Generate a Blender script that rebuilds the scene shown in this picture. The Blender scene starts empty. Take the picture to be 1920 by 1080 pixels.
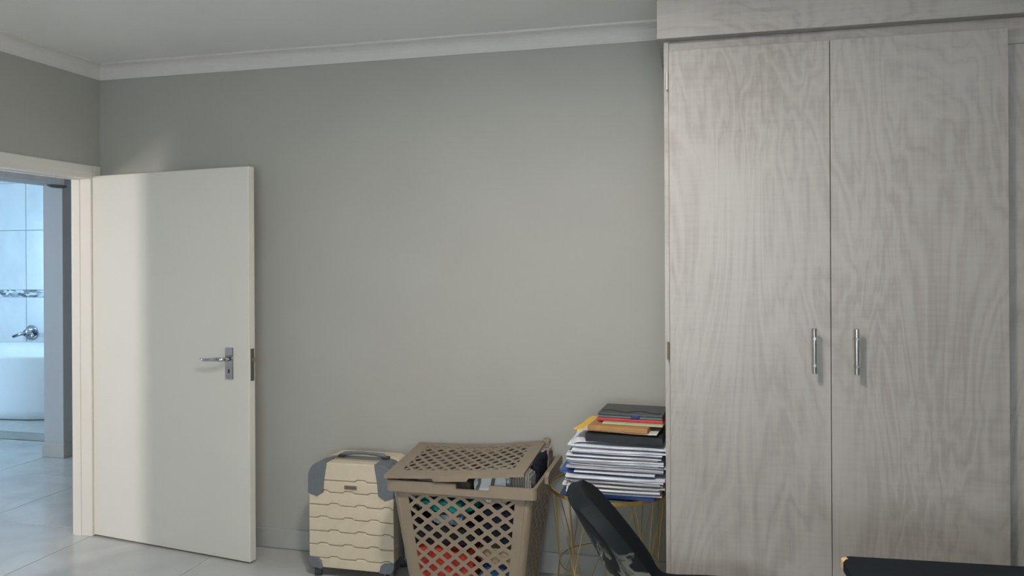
import bpy, bmesh, math, random
from mathutils import Vector, Matrix, noise
random.seed(7)
R = math.radians
scene = bpy.context.scene
C = scene.collection

# ------------------------------------------------------------------ camera
cam_d = bpy.data.cameras.new('camera'); cam = bpy.data.objects.new('camera', cam_d); C.objects.link(cam)
cam_d.sensor_width = 36; cam_d.lens = 1432 / 1920 * 36
cam_d.shift_y = -52 / 1920
cam_d.clip_start = 0.05
cam.matrix_world = (Matrix.Translation((0, 0, 1.547)) @ Matrix.Rotation(R(13.7), 4, 'Z')
                    @ Matrix.Rotation(R(90), 4, 'X') @ Matrix.Rotation(R(-0.3), 4, 'Z'))
scene.camera = cam

# ------------------------------------------------------------------ world, exposure
w = bpy.data.worlds.new('world'); scene.world = w; w.use_nodes = True
w.node_tree.nodes['Background'].inputs[0].default_value = (0.62, 0.75, 1.0, 1)
w.node_tree.nodes['Background'].inputs[1].default_value = 0.6
vs = scene.view_settings
vs.view_transform = 'Standard'; vs.look = 'None'; vs.exposure = -0.12; vs.gamma = 1.0; vs.use_curve_mapping = False

# ------------------------------------------------------------------ lights
def area(name, loc, aim, sx, sy, power, col, spread=180):
    d = bpy.data.lights.new(name, 'AREA'); d.shape = 'RECTANGLE'; d.size = sx; d.size_y = sy
    d.energy = power; d.color = col; d.spread = R(spread)
    o = bpy.data.objects.new(name, d); C.objects.link(o); o.location = loc
    o.rotation_euler = (Vector(aim) - Vector(loc)).to_track_quat('-Z', 'Y').to_euler()
    return o
CEIL = 2.67
LAMP = (-0.52, 1.64)
area('ceiling_panel_light', (LAMP[0], LAMP[1], CEIL - 0.05), (LAMP[0], LAMP[1], 0), 0.28, 0.28, 50, (1.0, 0.955, 0.90))
area('bedroom_window_light', (.1, -1.70, 1.45), (-.8, 1.6, 3.9), 1.4, 1.1, 78, (0.82, 0.94, 1.0))
area('passage_window_light', (-4.52, 0.32, 1.62), (-3.0, 3.6, 1.62), 0.26, 0.85, 52, (1.0, 0.93, 0.90))
area('bathroom_window_light', (-8.97, 4.3, 1.50), (-5.0, 4.9, 0.8), 1.7, 1.4, 145, (0.44, 0.72, 1.0))

# ------------------------------------------------------------------ materials
MATS = {}
def nodes(name):
    m = bpy.data.materials.new(name); m.use_nodes = True
    nt = m.node_tree; b = nt.nodes['Principled BSDF']; MATS[name] = m
    return m, nt, b
def N(nt, t, **k):
    n = nt.nodes.new(t)
    for a, v in k.items():
        if a in n.inputs: n.inputs[a].default_value = v
        else: setattr(n, a, v)
    return n
def ramp(nt, fac, stops):
    r = nt.nodes.new('ShaderNodeValToRGB'); e = r.color_ramp.elements
    while len(e) < len(stops): e.new(0.5)
    for i, (p, c) in enumerate(stops): e[i].position = p; e[i].color = (*c, 1)
    nt.links.new(fac, r.inputs[0]); return r
def mapped(nt, scale=(1, 1, 1), rot=(0, 0, 0)):
    tc = N(nt, 'ShaderNodeTexCoord'); mp = N(nt, 'ShaderNodeMapping')
    mp.inputs['Scale'].default_value = scale; mp.inputs['Rotation'].default_value = rot
    nt.links.new(tc.outputs['Object'], mp.inputs[0]); return mp.outputs[0]
def bump(nt, b, h, strength, dist=0.002):
    bp = N(nt, 'ShaderNodeBump'); bp.inputs['Strength'].default_value = strength; bp.inputs['Distance'].default_value = dist
    nt.links.new(h, bp.inputs['Height']); nt.links.new(bp.outputs[0], b.inputs['Normal'])
def plain(name, col, rough=0.6, metal=0.0, var=0.08, scale=12, bumpy=0.0, coat=0.0, spec=0.5):
    m, nt, b = nodes(name)
    v = mapped(nt); n = N(nt, 'ShaderNodeTexNoise'); n.inputs['Scale'].default_value = scale; n.inputs['Detail'].default_value = 4
    nt.links.new(v, n.inputs[0])
    lo = tuple(c * (1 - var) for c in col); hi = tuple(min(1, c * (1 + var)) for c in col)
    r = ramp(nt, n.outputs['Fac'], [(0.3, lo), (0.7, hi)])
    nt.links.new(r.outputs[0], b.inputs['Base Color'])
    b.inputs['Roughness'].default_value = rough; b.inputs['Metallic'].default_value = metal
    b.inputs['Coat Weight'].default_value = coat; b.inputs['Specular IOR Level'].default_value = spec
    if bumpy: bump(nt, b, n.outputs['Fac'], bumpy)
    return m
def wood(name, axis='Z'):
    m, nt, b = nodes(name)
    st = {'Z': (1, 1, .27), 'X': (.27, 1, 1)}[axis]
    v = mapped(nt, st)
    big = N(nt, 'ShaderNodeTexNoise'); big.inputs['Scale'].default_value = 2.4; big.inputs['Detail'].default_value = 4; big.inputs['Distortion'].default_value = 1.4
    nt.links.new(v, big.inputs[0])
    mul = N(nt, 'ShaderNodeMath', operation='MULTIPLY'); mul.inputs[1].default_value = 30
    nt.links.new(big.outputs['Fac'], mul.inputs[0])
    fr = N(nt, 'ShaderNodeMath', operation='PINGPONG'); fr.inputs[1].default_value = 1.0
    nt.links.new(mul.outputs[0], fr.inputs[0])
    st2 = {'Z': (1, 1, .045), 'X': (.045, 1, 1)}[axis]
    v2 = mapped(nt, st2)
    fine = N(nt, 'ShaderNodeTexNoise'); fine.inputs['Scale'].default_value = 95; fine.inputs['Detail'].default_value = 6
    nt.links.new(v2, fine.inputs[0])
    st3 = {'Z': (.12, 1, 1), 'X': (1, 1, .12)}[axis]
    v3 = mapped(nt, st3)
    cross = N(nt, 'ShaderNodeTexNoise'); cross.inputs['Scale'].default_value = 60; cross.inputs['Detail'].default_value = 3
    nt.links.new(v3, cross.inputs[0])
    patch = N(nt, 'ShaderNodeTexNoise'); patch.inputs['Scale'].default_value = 2.2; patch.inputs['Detail'].default_value = 2
    nt.links.new(mapped(nt), patch.inputs[0])
    a1 = N(nt, 'ShaderNodeMath', operation='MULTIPLY'); a1.inputs[1].default_value = .13; nt.links.new(fr.outputs[0], a1.inputs[0])
    a2 = N(nt, 'ShaderNodeMath', operation='MULTIPLY_ADD'); a2.inputs[1].default_value = .20; nt.links.new(fine.outputs['Fac'], a2.inputs[0]); nt.links.new(a1.outputs[0], a2.inputs[2])
    a3 = N(nt, 'ShaderNodeMath', operation='MULTIPLY_ADD'); a3.inputs[1].default_value = .14; nt.links.new(cross.outputs['Fac'], a3.inputs[0]); nt.links.new(a2.outputs[0], a3.inputs[2])
    a4 = N(nt, 'ShaderNodeMath', operation='MULTIPLY_ADD'); a4.inputs[1].default_value = .34; nt.links.new(patch.outputs['Fac'], a4.inputs[0]); nt.links.new(a3.outputs[0], a4.inputs[2])
    r = ramp(nt, a4.outputs[0], [(0.25, (.290, .255, .228)), (0.42, (.378, .343, .312)), (0.59, (.425, .392, .360))])
    nt.links.new(r.outputs[0], b.inputs['Base Color'])
    b.inputs['Roughness'].default_value = 0.42
    bump(nt, b, a3.outputs[0], 0.18, 0.0015)
    return m
def tile_mat(name, c1, c2, rough=0.22):
    m, nt, b = nodes(name)
    v = mapped(nt, (1, 1, 1)); oi = N(nt, 'ShaderNodeObjectInfo')
    ad = N(nt, 'ShaderNodeVectorMath', operation='ADD'); nt.links.new(v, ad.inputs[0]); 
    sc = N(nt, 'ShaderNodeMath', operation='MULTIPLY'); sc.inputs[1].default_value = 37; nt.links.new(oi.outputs['Random'], sc.inputs[0])
    nt.links.new(sc.outputs[0], ad.inputs[1])
    n = N(nt, 'ShaderNodeTexNoise'); n.inputs['Scale'].default_value = 3.5; n.inputs['Detail'].default_value = 7; n.inputs['Distortion'].default_value = .8
    nt.links.new(ad.outputs[0], n.inputs[0])
    r = ramp(nt, n.outputs['Fac'], [(0.3, c1), (0.7, c2)]); nt.links.new(r.outputs[0], b.inputs['Base Color'])
    b.inputs['Roughness'].default_value = rough
    return m
plain('wall', (.435, .425, .385), .62, var=.02, scale=3, bumpy=.03)
plain('wall_passage', (.44, .45, .46), .7, var=.02, scale=3)
plain('ceiling', (.88, .89, .87), .65, var=.015, scale=3)
plain('cornice', (.78, .75, .72), .6, var=.015)
plain('cream', (.76, .73, .655), .38, var=.015, scale=3)
plain('cream_frame', (.78, .74, .675), .4, var=.015, scale=3)
wood('oak'); wood('oak_across', 'X')
tile_mat('floor_tile', (.47, .46, .435), (.56, .55, .525), .2)
tile_mat('skirting_tile', (.40, .395, .37), (.47, .465, .44), .35)
plain('grout', (.26, .255, .24), .9)
tile_mat('bath_tile', (.70, .71, .71), (.78, .79, .79), .2)
plain('bath_white', (.86, .87, .88), .15, var=.01)
plain('chrome', (.55, .56, .60), .16, 1.0, var=.02)
plain('steel', (.46, .45, .43), .3, 1.0, var=.04)
plain('bright_metal', (.6, .6, .57), .4, .7, var=.02)
plain('brass_dull', (.30, .25, .19), .45, .8)
plain('gold', (.62, .43, .13), .32, .9, var=.05)
plain('latch', (.17, .17, .15), .5, .6)
plain('black_hole', (.01, .01, .01), .8)
plain('shell_cream', (.66, .56, .415), .42, var=.03, scale=25, bumpy=.05)
plain('shell_seam', (.50, .41, .285), .5, var=.03)
plain('case_grey', (.155, .17, .185), .5, var=.06, bumpy=.1, scale=60)
plain('case_dark', (.035, .038, .045), .45)
plain('plate_metal', (.27, .235, .165), .4, .5)
plain('plate_red', (.35, .08, .05), .5)
plain('hamper', (.265, .208, .148), .45, var=.04, scale=20)
plain('dark_fill', (.02, .022, .028), .9)
def cloth(name, c, c2=None, stripes=0, rough=.9):
    m, nt, b = nodes(name); v = mapped(nt)
    n = N(nt, 'ShaderNodeTexNoise'); n.inputs['Scale'].default_value = 22; n.inputs['Detail'].default_value = 4
    nt.links.new(v, n.inputs[0])
    if stripes:
        wv = N(nt, 'ShaderNodeTexWave'); wv.inputs['Scale'].default_value = stripes; wv.inputs['Distortion'].default_value = 3.5 if stripes > 20 else 9
        wv.inputs['Detail Scale'].default_value = 1.2
        nt.links.new(v, wv.inputs[0]); f = wv.outputs['Fac']; st = [(.72, c), (.85, c2)]
    else:
        f = n.outputs['Fac']; st = [(.35, tuple(x * .75 for x in c)), (.65, c2 or tuple(min(1, x * 1.2) for x in c))]
    r = ramp(nt, f, st); nt.links.new(r.outputs[0], b.inputs['Base Color'])
    b.inputs['Roughness'].default_value = rough; b.inputs['Specular IOR Level'].default_value = .2
    bump(nt, b, n.outputs['Fac'], .4, .004)
cloth('cloth_white', (.62, .66, .68), (.14, .15, .17), 4)  # white base with a few strongly distorted dark stripes
cloth('cloth_stripe', (.13, .125, .115), (.30, .29, .27), 30)
cloth('cloth_navy', (.012, .015, .027)); cloth('cloth_black', (.02, .02, .023))
cloth('cloth_teal', (.012, .11, .105), (.02, .25, .25)); cloth('cloth_red', (.42, .035, .022), (.55, .06, .03))
cloth('cloth_grey', (.16, .145, .135), (.33, .30, .28)); cloth('cloth_blue', (.03, .08, .17)); cloth('cloth_tan', (.30, .22, .14))
cloth('cloth_steel', (.12, .16, .21), (.30, .35, .42)); cloth('cloth_pink', (.33, .25, .24), (.5, .42, .41)); cloth('cloth_brown', (.06, .045, .035))
# paper with faint lines along the edges of its sheets
def paper(name, c, lo):
    m, nt, b = nodes(name); v = mapped(nt, (.6, .6, 260))
    n = N(nt, 'ShaderNodeTexNoise'); n.inputs['Scale'].default_value = 1.6; n.inputs['Detail'].default_value = 5
    nt.links.new(v, n.inputs[0]); r = ramp(nt, n.outputs['Fac'], [(.32, lo), (.55, c)])
    nt.links.new(r.outputs[0], b.inputs['Base Color']); b.inputs['Roughness'].default_value = .75
paper('paper_white', (.76, .79, .85), (.55, .56, .62)); paper('paper_lilac', (.52, .50, .55), (.32, .30, .34)); paper('paper_warm', (.66, .63, .58), (.42, .38, .36))
plain('blue_card', (.012, .075, .30), .4); plain('navy_card', (.012, .035, .16), .45)
plain('black_plastic', (.02, .023, .028), .45); plain('yellow', (.80, .50, .045), .5); plain('tan_book', (.40, .20, .07), .6, var=.12, scale=30)
plain('green_booklet', (.42, .47, .30), .6); plain('red_cover', (.52, .035, .04), .5); plain('teal_cover', (.10, .17, .175), .5)
plain('charcoal_cover', (.055, .062, .066), .5); plain('elastic', (.012, .013, .018), .7); plain('newsprint', (.33, .36, .33), .6, var=.2, scale=40)
plain('table_top', (.12, .14, .14), .2)
plain('desk', (.008, .011, .014), .65, var=.1, bumpy=.15, scale=80, spec=.12); plain('chipboard', (.58, .38, .17), .9, var=.25, scale=120)
plain('scuff', (.30, .30, .33), .8)
plain('glass', (.8, .9, 1.0), .05); plain('white_frame', (.75, .76, .77), .4)
plain('mortar_bath', (.40, .42, .43), .8)
def mosaic():
    m, nt, b = nodes('mosaic'); v = mapped(nt, (14, 14, 45)); vo = N(nt, 'ShaderNodeTexVoronoi'); vo.inputs['Scale'].default_value = 1.0
    nt.links.new(v, vo.inputs[0]); r = ramp(nt, vo.outputs['Color'], [(.2, (.12, .15, .17)), (.5, (.42, .46, .48)), (.8, (.85, .88, .9))])
    nt.links.new(r.outputs[0], b.inputs['Base Color']); b.inputs['Roughness'].default_value = .12
mosaic()
def diffuser():
    m, nt, b = nodes('lamp_diffuser'); b.inputs['Base Color'].default_value = (.9, .9, .88, 1)
    b.inputs['Emission Color'].default_value = (1, .96, .9, 1); b.inputs['Emission Strength'].default_value = 4
diffuser()
def window_glass():
    m, nt, b = nodes('pane_glass'); b.inputs['Transmission Weight'].default_value = 1; b.inputs['Roughness'].default_value = .02
    b.inputs['IOR'].default_value = 1.02; b.inputs['Base Color'].default_value = (.97, .98, 1, 1)
window_glass()
def worn_leather():
    # black leatherette whose skin has flaked off in pale patches low on the back
    m, nt, b = nodes('worn_leather'); tc = N(nt, 'ShaderNodeTexCoord')
    n = N(nt, 'ShaderNodeTexNoise'); n.inputs['Scale'].default_value = 7.5; n.inputs['Detail'].default_value = 6; n.inputs['Distortion'].default_value = 1.6
    nt.links.new(tc.outputs['Object'], n.inputs[0])
    sub = N(nt, 'ShaderNodeVectorMath', operation='DISTANCE'); sub.inputs[1].default_value = (-.31, -.11, .585)
    nt.links.new(tc.outputs['Object'], sub.inputs[0])
    near = N(nt, 'ShaderNodeMapRange'); near.inputs[1].default_value = .10; near.inputs[2].default_value = .19; near.inputs[3].default_value = 1; near.inputs[4].default_value = 0
    nt.links.new(sub.outputs['Value'], near.inputs[0])
    band = ramp(nt, n.outputs['Fac'], [(.46, (0, 0, 0)), (.49, (1, 1, 1)), (.53, (1, 1, 1)), (.56, (0, 0, 0))])
    mu = N(nt, 'ShaderNodeMath', operation='MULTIPLY'); nt.links.new(band.outputs[0], mu.inputs[0]); nt.links.new(near.outputs[0], mu.inputs[1])
    mx = N(nt, 'ShaderNodeMix', data_type='RGBA'); mx.inputs[6].default_value = (.007, .010, .012, 1); mx.inputs[7].default_value = (.27, .27, .22, 1)
    nt.links.new(mu.outputs[0], mx.inputs[0]); nt.links.new(mx.outputs[2], b.inputs['Base Color'])
    b.inputs['Roughness'].default_value = .62; b.inputs['Specular IOR Level'].default_value = .12
    g = N(nt, 'ShaderNodeTexNoise'); g.inputs['Scale'].default_value = 160; nt.links.new(tc.outputs['Object'], g.inputs[0]); bump(nt, b, g.outputs['Fac'], .15)
worn_leather()

# ------------------------------------------------------------------ mesh helpers
def mesh(name, bm, mat, parent=None, smooth=False, loc=None, shift=None):
    if shift is not None: bmesh.ops.translate(bm, verts=bm.verts, vec=-Vector(shift))
    bmesh.ops.recalc_face_normals(bm, faces=bm.faces)
    me = bpy.data.meshes.new(name); bm.to_mesh(me); bm.free()
    for m in (mat if isinstance(mat, (list, tuple)) else [mat]): me.materials.append(MATS[m])
    o = bpy.data.objects.new(name, me); C.objects.link(o)
    if parent: o.parent = parent
    if loc: o.location = loc
    if smooth:
        for p in me.polygons: p.use_smooth = True
    return o
def box(x0, x1, y0, y1, z0, z1, bev=0.0, bm=None, seg=2):
    b = bmesh.new()
    bmesh.ops.create_cube(b, size=1)
    for v in b.verts:
        v.co = Vector(((x0 + x1) / 2 + v.co.x * (x1 - x0), (y0 + y1) / 2 + v.co.y * (y1 - y0), (z0 + z1) / 2 + v.co.z * (z1 - z0)))
    if bev: bmesh.ops.bevel(b, geom=b.edges[:], offset=bev, segments=seg, affect='EDGES', profile=.5)
    return join(bm, b)
def join(a, b):
    if a is None: return b
    me = bpy.data.meshes.new('tmp'); b.to_mesh(me); a.from_mesh(me); b.free(); bpy.data.meshes.remove(me); return a
def tube(pts, r, seg=8, bm=None, closed=False, caps=True):
    b = bm or bmesh.new(); pts = [Vector(p) for p in pts]; n = len(pts); rings = []
    rr = r if isinstance(r, (list, tuple)) else [r] * n
    prev = None
    for i, p in enumerate(pts):
        if closed: t = pts[(i + 1) % n] - pts[i - 1]
        else: t = pts[min(i + 1, n - 1)] - pts[max(i - 1, 0)]
        t.normalize()
        if prev is None:
            up = Vector((0, 0, 1)) if abs(t.z) < .9 else Vector((1, 0, 0))
            s = t.cross(up).normalized()
        else:
            s = (prev - t * prev.dot(t)).normalized()
        prev = s; u = t.cross(s)
        rings.append([b.verts.new(p + (s * math.cos(2 * math.pi * k / seg) + u * math.sin(2 * math.pi * k / seg)) * rr[i]) for k in range(seg)])
    for i in range(n if closed else n - 1):
        a, c = rings[i], rings[(i + 1) % n]
        for k in range(seg): b.faces.new((a[k], a[(k + 1) % seg], c[(k + 1) % seg], c[k]))
    if caps and not closed: b.faces.new(rings[0][::-1]); b.faces.new(rings[-1])
    return b
def prism(poly, y0, y1, bev=0.0, bm=None):
    # polygon in x,z extruded along y
    b = bmesh.new()
    a = [b.verts.new((x, y0, z)) for x, z in poly]; c = [b.verts.new((x, y1, z)) for x, z in poly]; n = len(poly)
    b.faces.new(a); b.faces.new(c[::-1])
    for i in range(n): b.faces.new((a[i], c[i], c[(i + 1) % n], a[(i + 1) % n]))
    bmesh.ops.recalc_face_normals(b, faces=b.faces)
    if bev: bmesh.ops.bevel(b, geom=[e for e in b.edges if abs(e.verts[0].co.y - e.verts[1].co.y) < 1e-6], offset=bev, segments=2, affect='EDGES', profile=.5)
    return join(bm, b)
def thing(name, label, cat, loc=(0, 0, 0), rz=0, group=None, kind=None):
    o = bpy.data.objects.new(name, None); C.objects.link(o); o.location = loc; o.rotation_euler = (0, 0, rz)
    o.empty_display_size = .1
    return tag(o, label, cat, group, kind)
def tag(o, label=None, cat=None, group=None, kind=None):
    if label: o['label'] = label
    if cat: o['category'] = cat
    if group: o['group'] = group
    if kind: o['kind'] = kind
    return o
def struct(name, bm, mat, **k): return tag(mesh(name, bm, mat, **k), kind='structure')

# ------------------------------------------------------------------ bedroom shell
XL, XR, YB, YR = -3.34, 2.40, 3.708, -1.60     # left, right, back and rear walls
WT = 0.118
DY0, DY1, DH = 2.50, 3.655, 2.05               # door opening in the left wall
# left wall with its doorway (continues past the corner along the passage)
b = box(XL - WT, XL, YR - .15, DY0, 0, CEIL + .1)
box(XL - WT, XL, DY1, 6.6, 0, CEIL + .1, bm=b); box(XL - WT, XL, DY0, DY1, DH, CEIL + .1, bm=b)
struct('wall_left', b, 'wall')
struct('wall_back', box(XL, XR + .15, YB, YB + .15, 0, CEIL + .1), 'wall')
struct('wall_right', box(XR, XR + .15, YR - .15, YB, 0, CEIL + .1), 'wall')
b = box(XL, -.7, YR - .15, YR, 0, CEIL + .1); box(.9, XR, YR - .15, YR, 0, CEIL + .1, bm=b)
box(-.7, .9, YR - .15, YR, 0, .85, bm=b); box(-.7, .9, YR - .15, YR, 2.15, CEIL + .1, bm=b)
struct('wall_rear', b, 'wall')
struct('ceiling', box(XL, XR, YR, YB, CEIL, CEIL + .1), 'ceiling')
def window(name, x0, x1, y0, y1, z0, z1, along):
    t = thing(name, None, None, ((x0 + x1) / 2, (y0 + y1) / 2, z0), kind='structure')
    f = .05
    if along == 'x':
        b = box(x0, x0 + f, y0, y1, z0, z1); box(x1 - f, x1, y0, y1, z0, z1, bm=b); box(x0 + f, x1 - f, y0, y1, z0, z0 + f, bm=b); box(x0 + f, x1 - f, y0, y1, z1 - f, z1, bm=b)
        if x1 - x0 > .8: box((x0 + x1) / 2 - f / 2, (x0 + x1) / 2 + f / 2, y0, y1, z0 + f, z1 - f, bm=b)
        p = box(x0 + f, x1 - f, (y0 + y1) / 2 - .002, (y0 + y1) / 2 + .002, z0 + f, z1 - f)
    else:
        b = box(x0, x1, y0, y0 + f, z0, z1); box(x0, x1, y1 - f, y1, z0, z1, bm=b); box(x0, x1, y0 + f, y1 - f, z0, z0 + f, bm=b); box(x0, x1, y0 + f, y1 - f, z1 - f, z1, bm=b)
        p = box((x0 + x1) / 2 - .002, (x0 + x1) / 2 + .002, y0 + f, y1 - f, z0 + f, z1 - f)
    mesh('window_frame', b, 'white_frame', t, shift=t.location)
    mesh('pane', p, 'pane_glass', t, shift=t.location)
    return t
# the window panes stand behind (inside of) the daylight that enters the openings
window('window_1', -.7, .9, YR - .11, YR - .05, .85, 2.15, 'x')

# cornice: cove profile run along the walls
def cove(p0, p1, inward, name, mat='cornice'):
    p0, p1, inward = Vector(p0), Vector(p1), Vector(inward); s = .078
    prof = [(0, -s), (.008, -s), (.008, -s + .008)]
    for k in range(7):
        a = R(90 * k / 6); prof.append((.010 + (s - .020) * (1 - math.cos(a)), -s + .010 + (s - .020) * math.sin(a)))
    prof += [(s - .008, -.008), (s, -.008), (s, 0), (0, 0)]
    b = bmesh.new()
    A = [b.verts.new(p0 + inward * u + Vector((0, 0, CEIL + z))) for u, z in prof]
    B = [b.verts.new(p1 + inward * u + Vector((0, 0, CEIL + z))) for u, z in prof]
    n = len(prof)
    for i in range(n): b.faces.new((A[i], B[i], B[(i + 1) % n], A[(i + 1) % n]))
    b.faces.new(A); b.faces.new(B[::-1])
    return struct(name, b, mat)
cove((XL, YB, 0), (-.155, YB, 0), (0, -1, 0), 'trim_1')
cove((XL, YR, 0), (XL, YB, 0), (1, 0, 0), 'trim_2')

# floor: screed plus single tiles, laid on through the doorway to the passage and bathroom
FX, FY, TS = -3.345, 3.722, .855
struct('floor', box(-9.0, XR + .1, YR - .1, 7.3, -.08, -.004), 'grout')
floor = bpy.data.objects['floor']
def tile_mesh(w, d, name):
    o = mesh(name, box(-w / 2, w / 2, -d / 2, d / 2, -.008, 0, .0015, seg=1), 'floor_tile', floor); return o
first = None
G = .0045
for i in range(-5, 7):
    for j in range(-6, 4):
        x0, y0 = FX + i * TS, FY + j * TS
        cx, cy = x0 + TS / 2, y0 + TS / 2
        if cx > XR + .2 or cy < YR - .2: continue
        if cx > XL and cy > YB: continue
        if cx < -5.2 and (cy < 2.6): continue
        if first is None: o = first = tile_mesh(TS - G, TS - G, 'floor_tile')
        else: o = first.copy(); C.objects.link(o)
        o.location = (cx, cy, 0)
# skirting tiles
def skirting(name, segs, axis, pos, thick, inward, h=.107):
    root = struct(name, box(*(segs[0][0], segs[-1][1], min(pos, pos + inward * thick * .6), max(pos, pos + inward * thick * .6)) if axis == 'x'
                            else (min(pos, pos + inward * thick * .6), max(pos, pos + inward * thick * .6), segs[0][0], segs[-1][1]), 0, h - .004), 'grout')
    for a, c in segs:
        lo, hi = min(pos, pos + inward * thick), max(pos, pos + inward * thick)
        if axis == 'x': bb = box(a + .001, c - .001, lo, hi, .003, h, .002, seg=1)
        else: bb = box(lo, hi, a + .001, c - .001, .003, h, .002, seg=1)
        mesh('skirting_tile', bb, 'skirting_tile', root)
skirting('baseboard_back', [(XL + .02, -2.49), (-2.49, -1.635), (-1.635, -.78), (-.78, -.13)], 'x', YB, .011, -1)
skirting('baseboard_left', [(YR, -.553), (-.553, .302), (.302, 1.157), (1.157, 2.012), (2.012, DY0 - .05)], 'y', XL, .011, 1)

# door frame (pressed steel type: jamb lining plus narrow face returns)
b = bmesh.new()
F = .045
def frame_profile():
    bb = bmesh.new()
    for (y0, y1) in ((DY1 - .03, DY1), (DY0, DY0 + .03)): box(XL - WT - .004, XL + .010, y0, y1, 0, DH - .03, .003, bm=bb)
    box(XL - WT - .004, XL + .010, DY0, DY1, DH - .03, DH, .003, bm=bb)
    # face returns on the bedroom side and passage side
    for x0, x1 in ((XL - .001, XL + .012), (XL - WT - .005, XL - WT + .001)):
        box(x0, x1, DY1 - .004, min(DY1 + F, YB - .002), 0, DH + F, .004, bm=bb); box(x0, x1, DY0 - F, DY0 + .004, 0, DH + F, .004, bm=bb)
        box(x0, x1, DY0 + .004, DY1 - .004, DH - .004, DH + F, .004, bm=bb)
    # door stop
    box(XL - .105, XL - .062, DY1 - .034, DY1 - .03, 0, DH - .034, .001, bm=bb); box(XL - .105, XL - .062, DY0 + .03, DY0 + .034, 0, DH - .034, .001, bm=bb)
    box(XL - .105, XL - .062, DY0 + .03, DY1 - .03, DH - .034, DH - .03, .001, bm=bb)
    return bb
struct('trim_3', frame_profile(), 'cream_frame')

# door leaf, opened against the back wall
HL = 1.126
door = thing('door_1', 'plain cream door standing open against the back wall', None, (XL - .006, 3.640, 0), R(-8.5), kind='structure')
mesh('leaf', box(0, HL, 0, .045, .008, 2.036, .004), 'cream', door)
s0 = 1.0
plate = mesh('handle_plate', box(s0 - .026, s0 + .026, -.007, .001, .940, 1.105, .003), 'chrome', door, smooth=False)
mesh('key_hole', box(s0 - .004, s0 + .004, -.0078, -.0065, .972, .992), 'black_hole', plate)
lv = tube([(s0, 0, 1.045), (s0, -.03, 1.045), (s0 - .006, -.052, 1.046), (s0 - .03, -.062, 1.047), (s0 - .08, -.060, 1.043), (s0 - .125, -.056, 1.040), (s0 - .148, -.050, 1.042)],
          [.013, .011, .011, .0105, .0095, .0085, .005], 12)
mesh('lever', lv, 'chrome', plate, smooth=True)
for zz in (.951, 1.094): mesh('screw', tube([(s0, -.0095, zz), (s0, -.006, zz)], .004, 10), 'steel', plate)
lp = mesh('latch_plate', box(HL - .001, HL + .0015, .011, .036, .935, 1.10), 'latch', door)
mesh('latch_bolt', box(HL, HL + .010, .016, .031, 1.03, 1.055, .002), 'brass_dull', lp)
for zz in (.25, 1.75):
    mesh('hinge', tube([(-.004, -.004, zz), (-.004, -.004, zz + .1)], .007, 10), 'steel', door)

# ceiling lamp panel (above the frame)
t = thing('ceiling_lamp', 'flat square white lamp panel fixed to the bedroom ceiling', 'lamp', (LAMP[0], LAMP[1], CEIL))
bb = bmesh.new(); s = .20
for a in ((-s, s, -s, -s + .02), (-s, s, s - .02, s), (-s, -s + .02, -s + .02, s - .02), (s - .02, s, -s + .02, s - .02)): box(*a, -.03, 0, .002, bm=bb)
mesh('frame', bb, 'white_frame', t); mesh('diffuser', box(-s + .02, s - .02, -s + .02, s - .02, -.022, -.002), 'lamp_diffuser', t)

# ------------------------------------------------------------------ passage and bathroom beyond the doorway
PX0, PX1 = -5.07, -4.887                       # partition between passage and bathroom
BY = 7.10                                      # tiled bathroom wall
b = box(PX0, PX1, 5.03, BY, 0, 2.8); box(PX0, PX1, .15, 2.6, 0, 2.8, bm=b); box(PX0, PX1, 2.6, 5.03, 2.16, 2.8, bm=b)
struct('wall_partition', b, 'wall_passage')
struct('wall_passage_end', box(PX1, XL - WT, 6.6, 6.75, 0, 2.8), 'wall_passage')
b = box(PX1, -4.68, .15, .30, 0, 2.8); box(-4.36, XL - WT, .15, .30, 0, 2.8, bm=b); box(-4.68, -4.36, .15, .30, 0, 1.15, bm=b); box(-4.68, -4.36, .15, .30, 2.1, 2.8, bm=b)
struct('wall_passage_front', b, 'wall_passage')
window('window_2', -4.68, -4.36, .18, .24, 1.15, 2.1, 'x')
struct('ceiling_passage', box(PX1, XL - WT, .15, 6.75, 2.67, 2.8), 'ceiling')
struct('ceiling_bathroom', box(-9.0, PX0, 2.45, BY + .15, 2.45, 2.6), 'ceiling')
struct('wall_bathroom_front', box(-9.0, PX0, 2.45, 2.6, 0, 2.45), 'wall_passage')
b = box(-9.15, -9.0, 2.45, 3.4, 0, 2.6); box(-9.15, -9.0, 5.2, BY + .15, 0, 2.6, bm=b); box(-9.15, -9.0, 3.4, 5.2, 0, .75, bm=b); box(-9.15, -9.0, 3.4, 5.2, 2.25, 2.6, bm=b)
struct('wall_bathroom_left', b, 'wall_passage')
window('window_3', -9.12, -9.06, 3.4, 5.2, .75, 2.25, 'y')
wb = struct('wall_bathroom_back', box(-9.0, PX0, BY, BY + .15, 0, 2.6), 'mortar_bath')
tw = .62
rows = [(.08, .55), (.554, 1.158), (1.242, 1.913), (1.917, 2.45)]
for (z0, z1) in rows:
    x = -7.385 - 2 * tw
    while x < PX0 - .05:
        mesh('wall_tile', box(x + .0035, min(x + tw - .0035, PX0 - .002), BY - .010, BY + .002, z0 + .002, z1 - .002, .0015, seg=1), 'bath_tile', wb); x += tw
mesh('mosaic_strip', box(-9.0, PX0, BY - .011, BY + .002, 1.161, 1.239, .001, seg=1), 'mosaic', wb)
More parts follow.
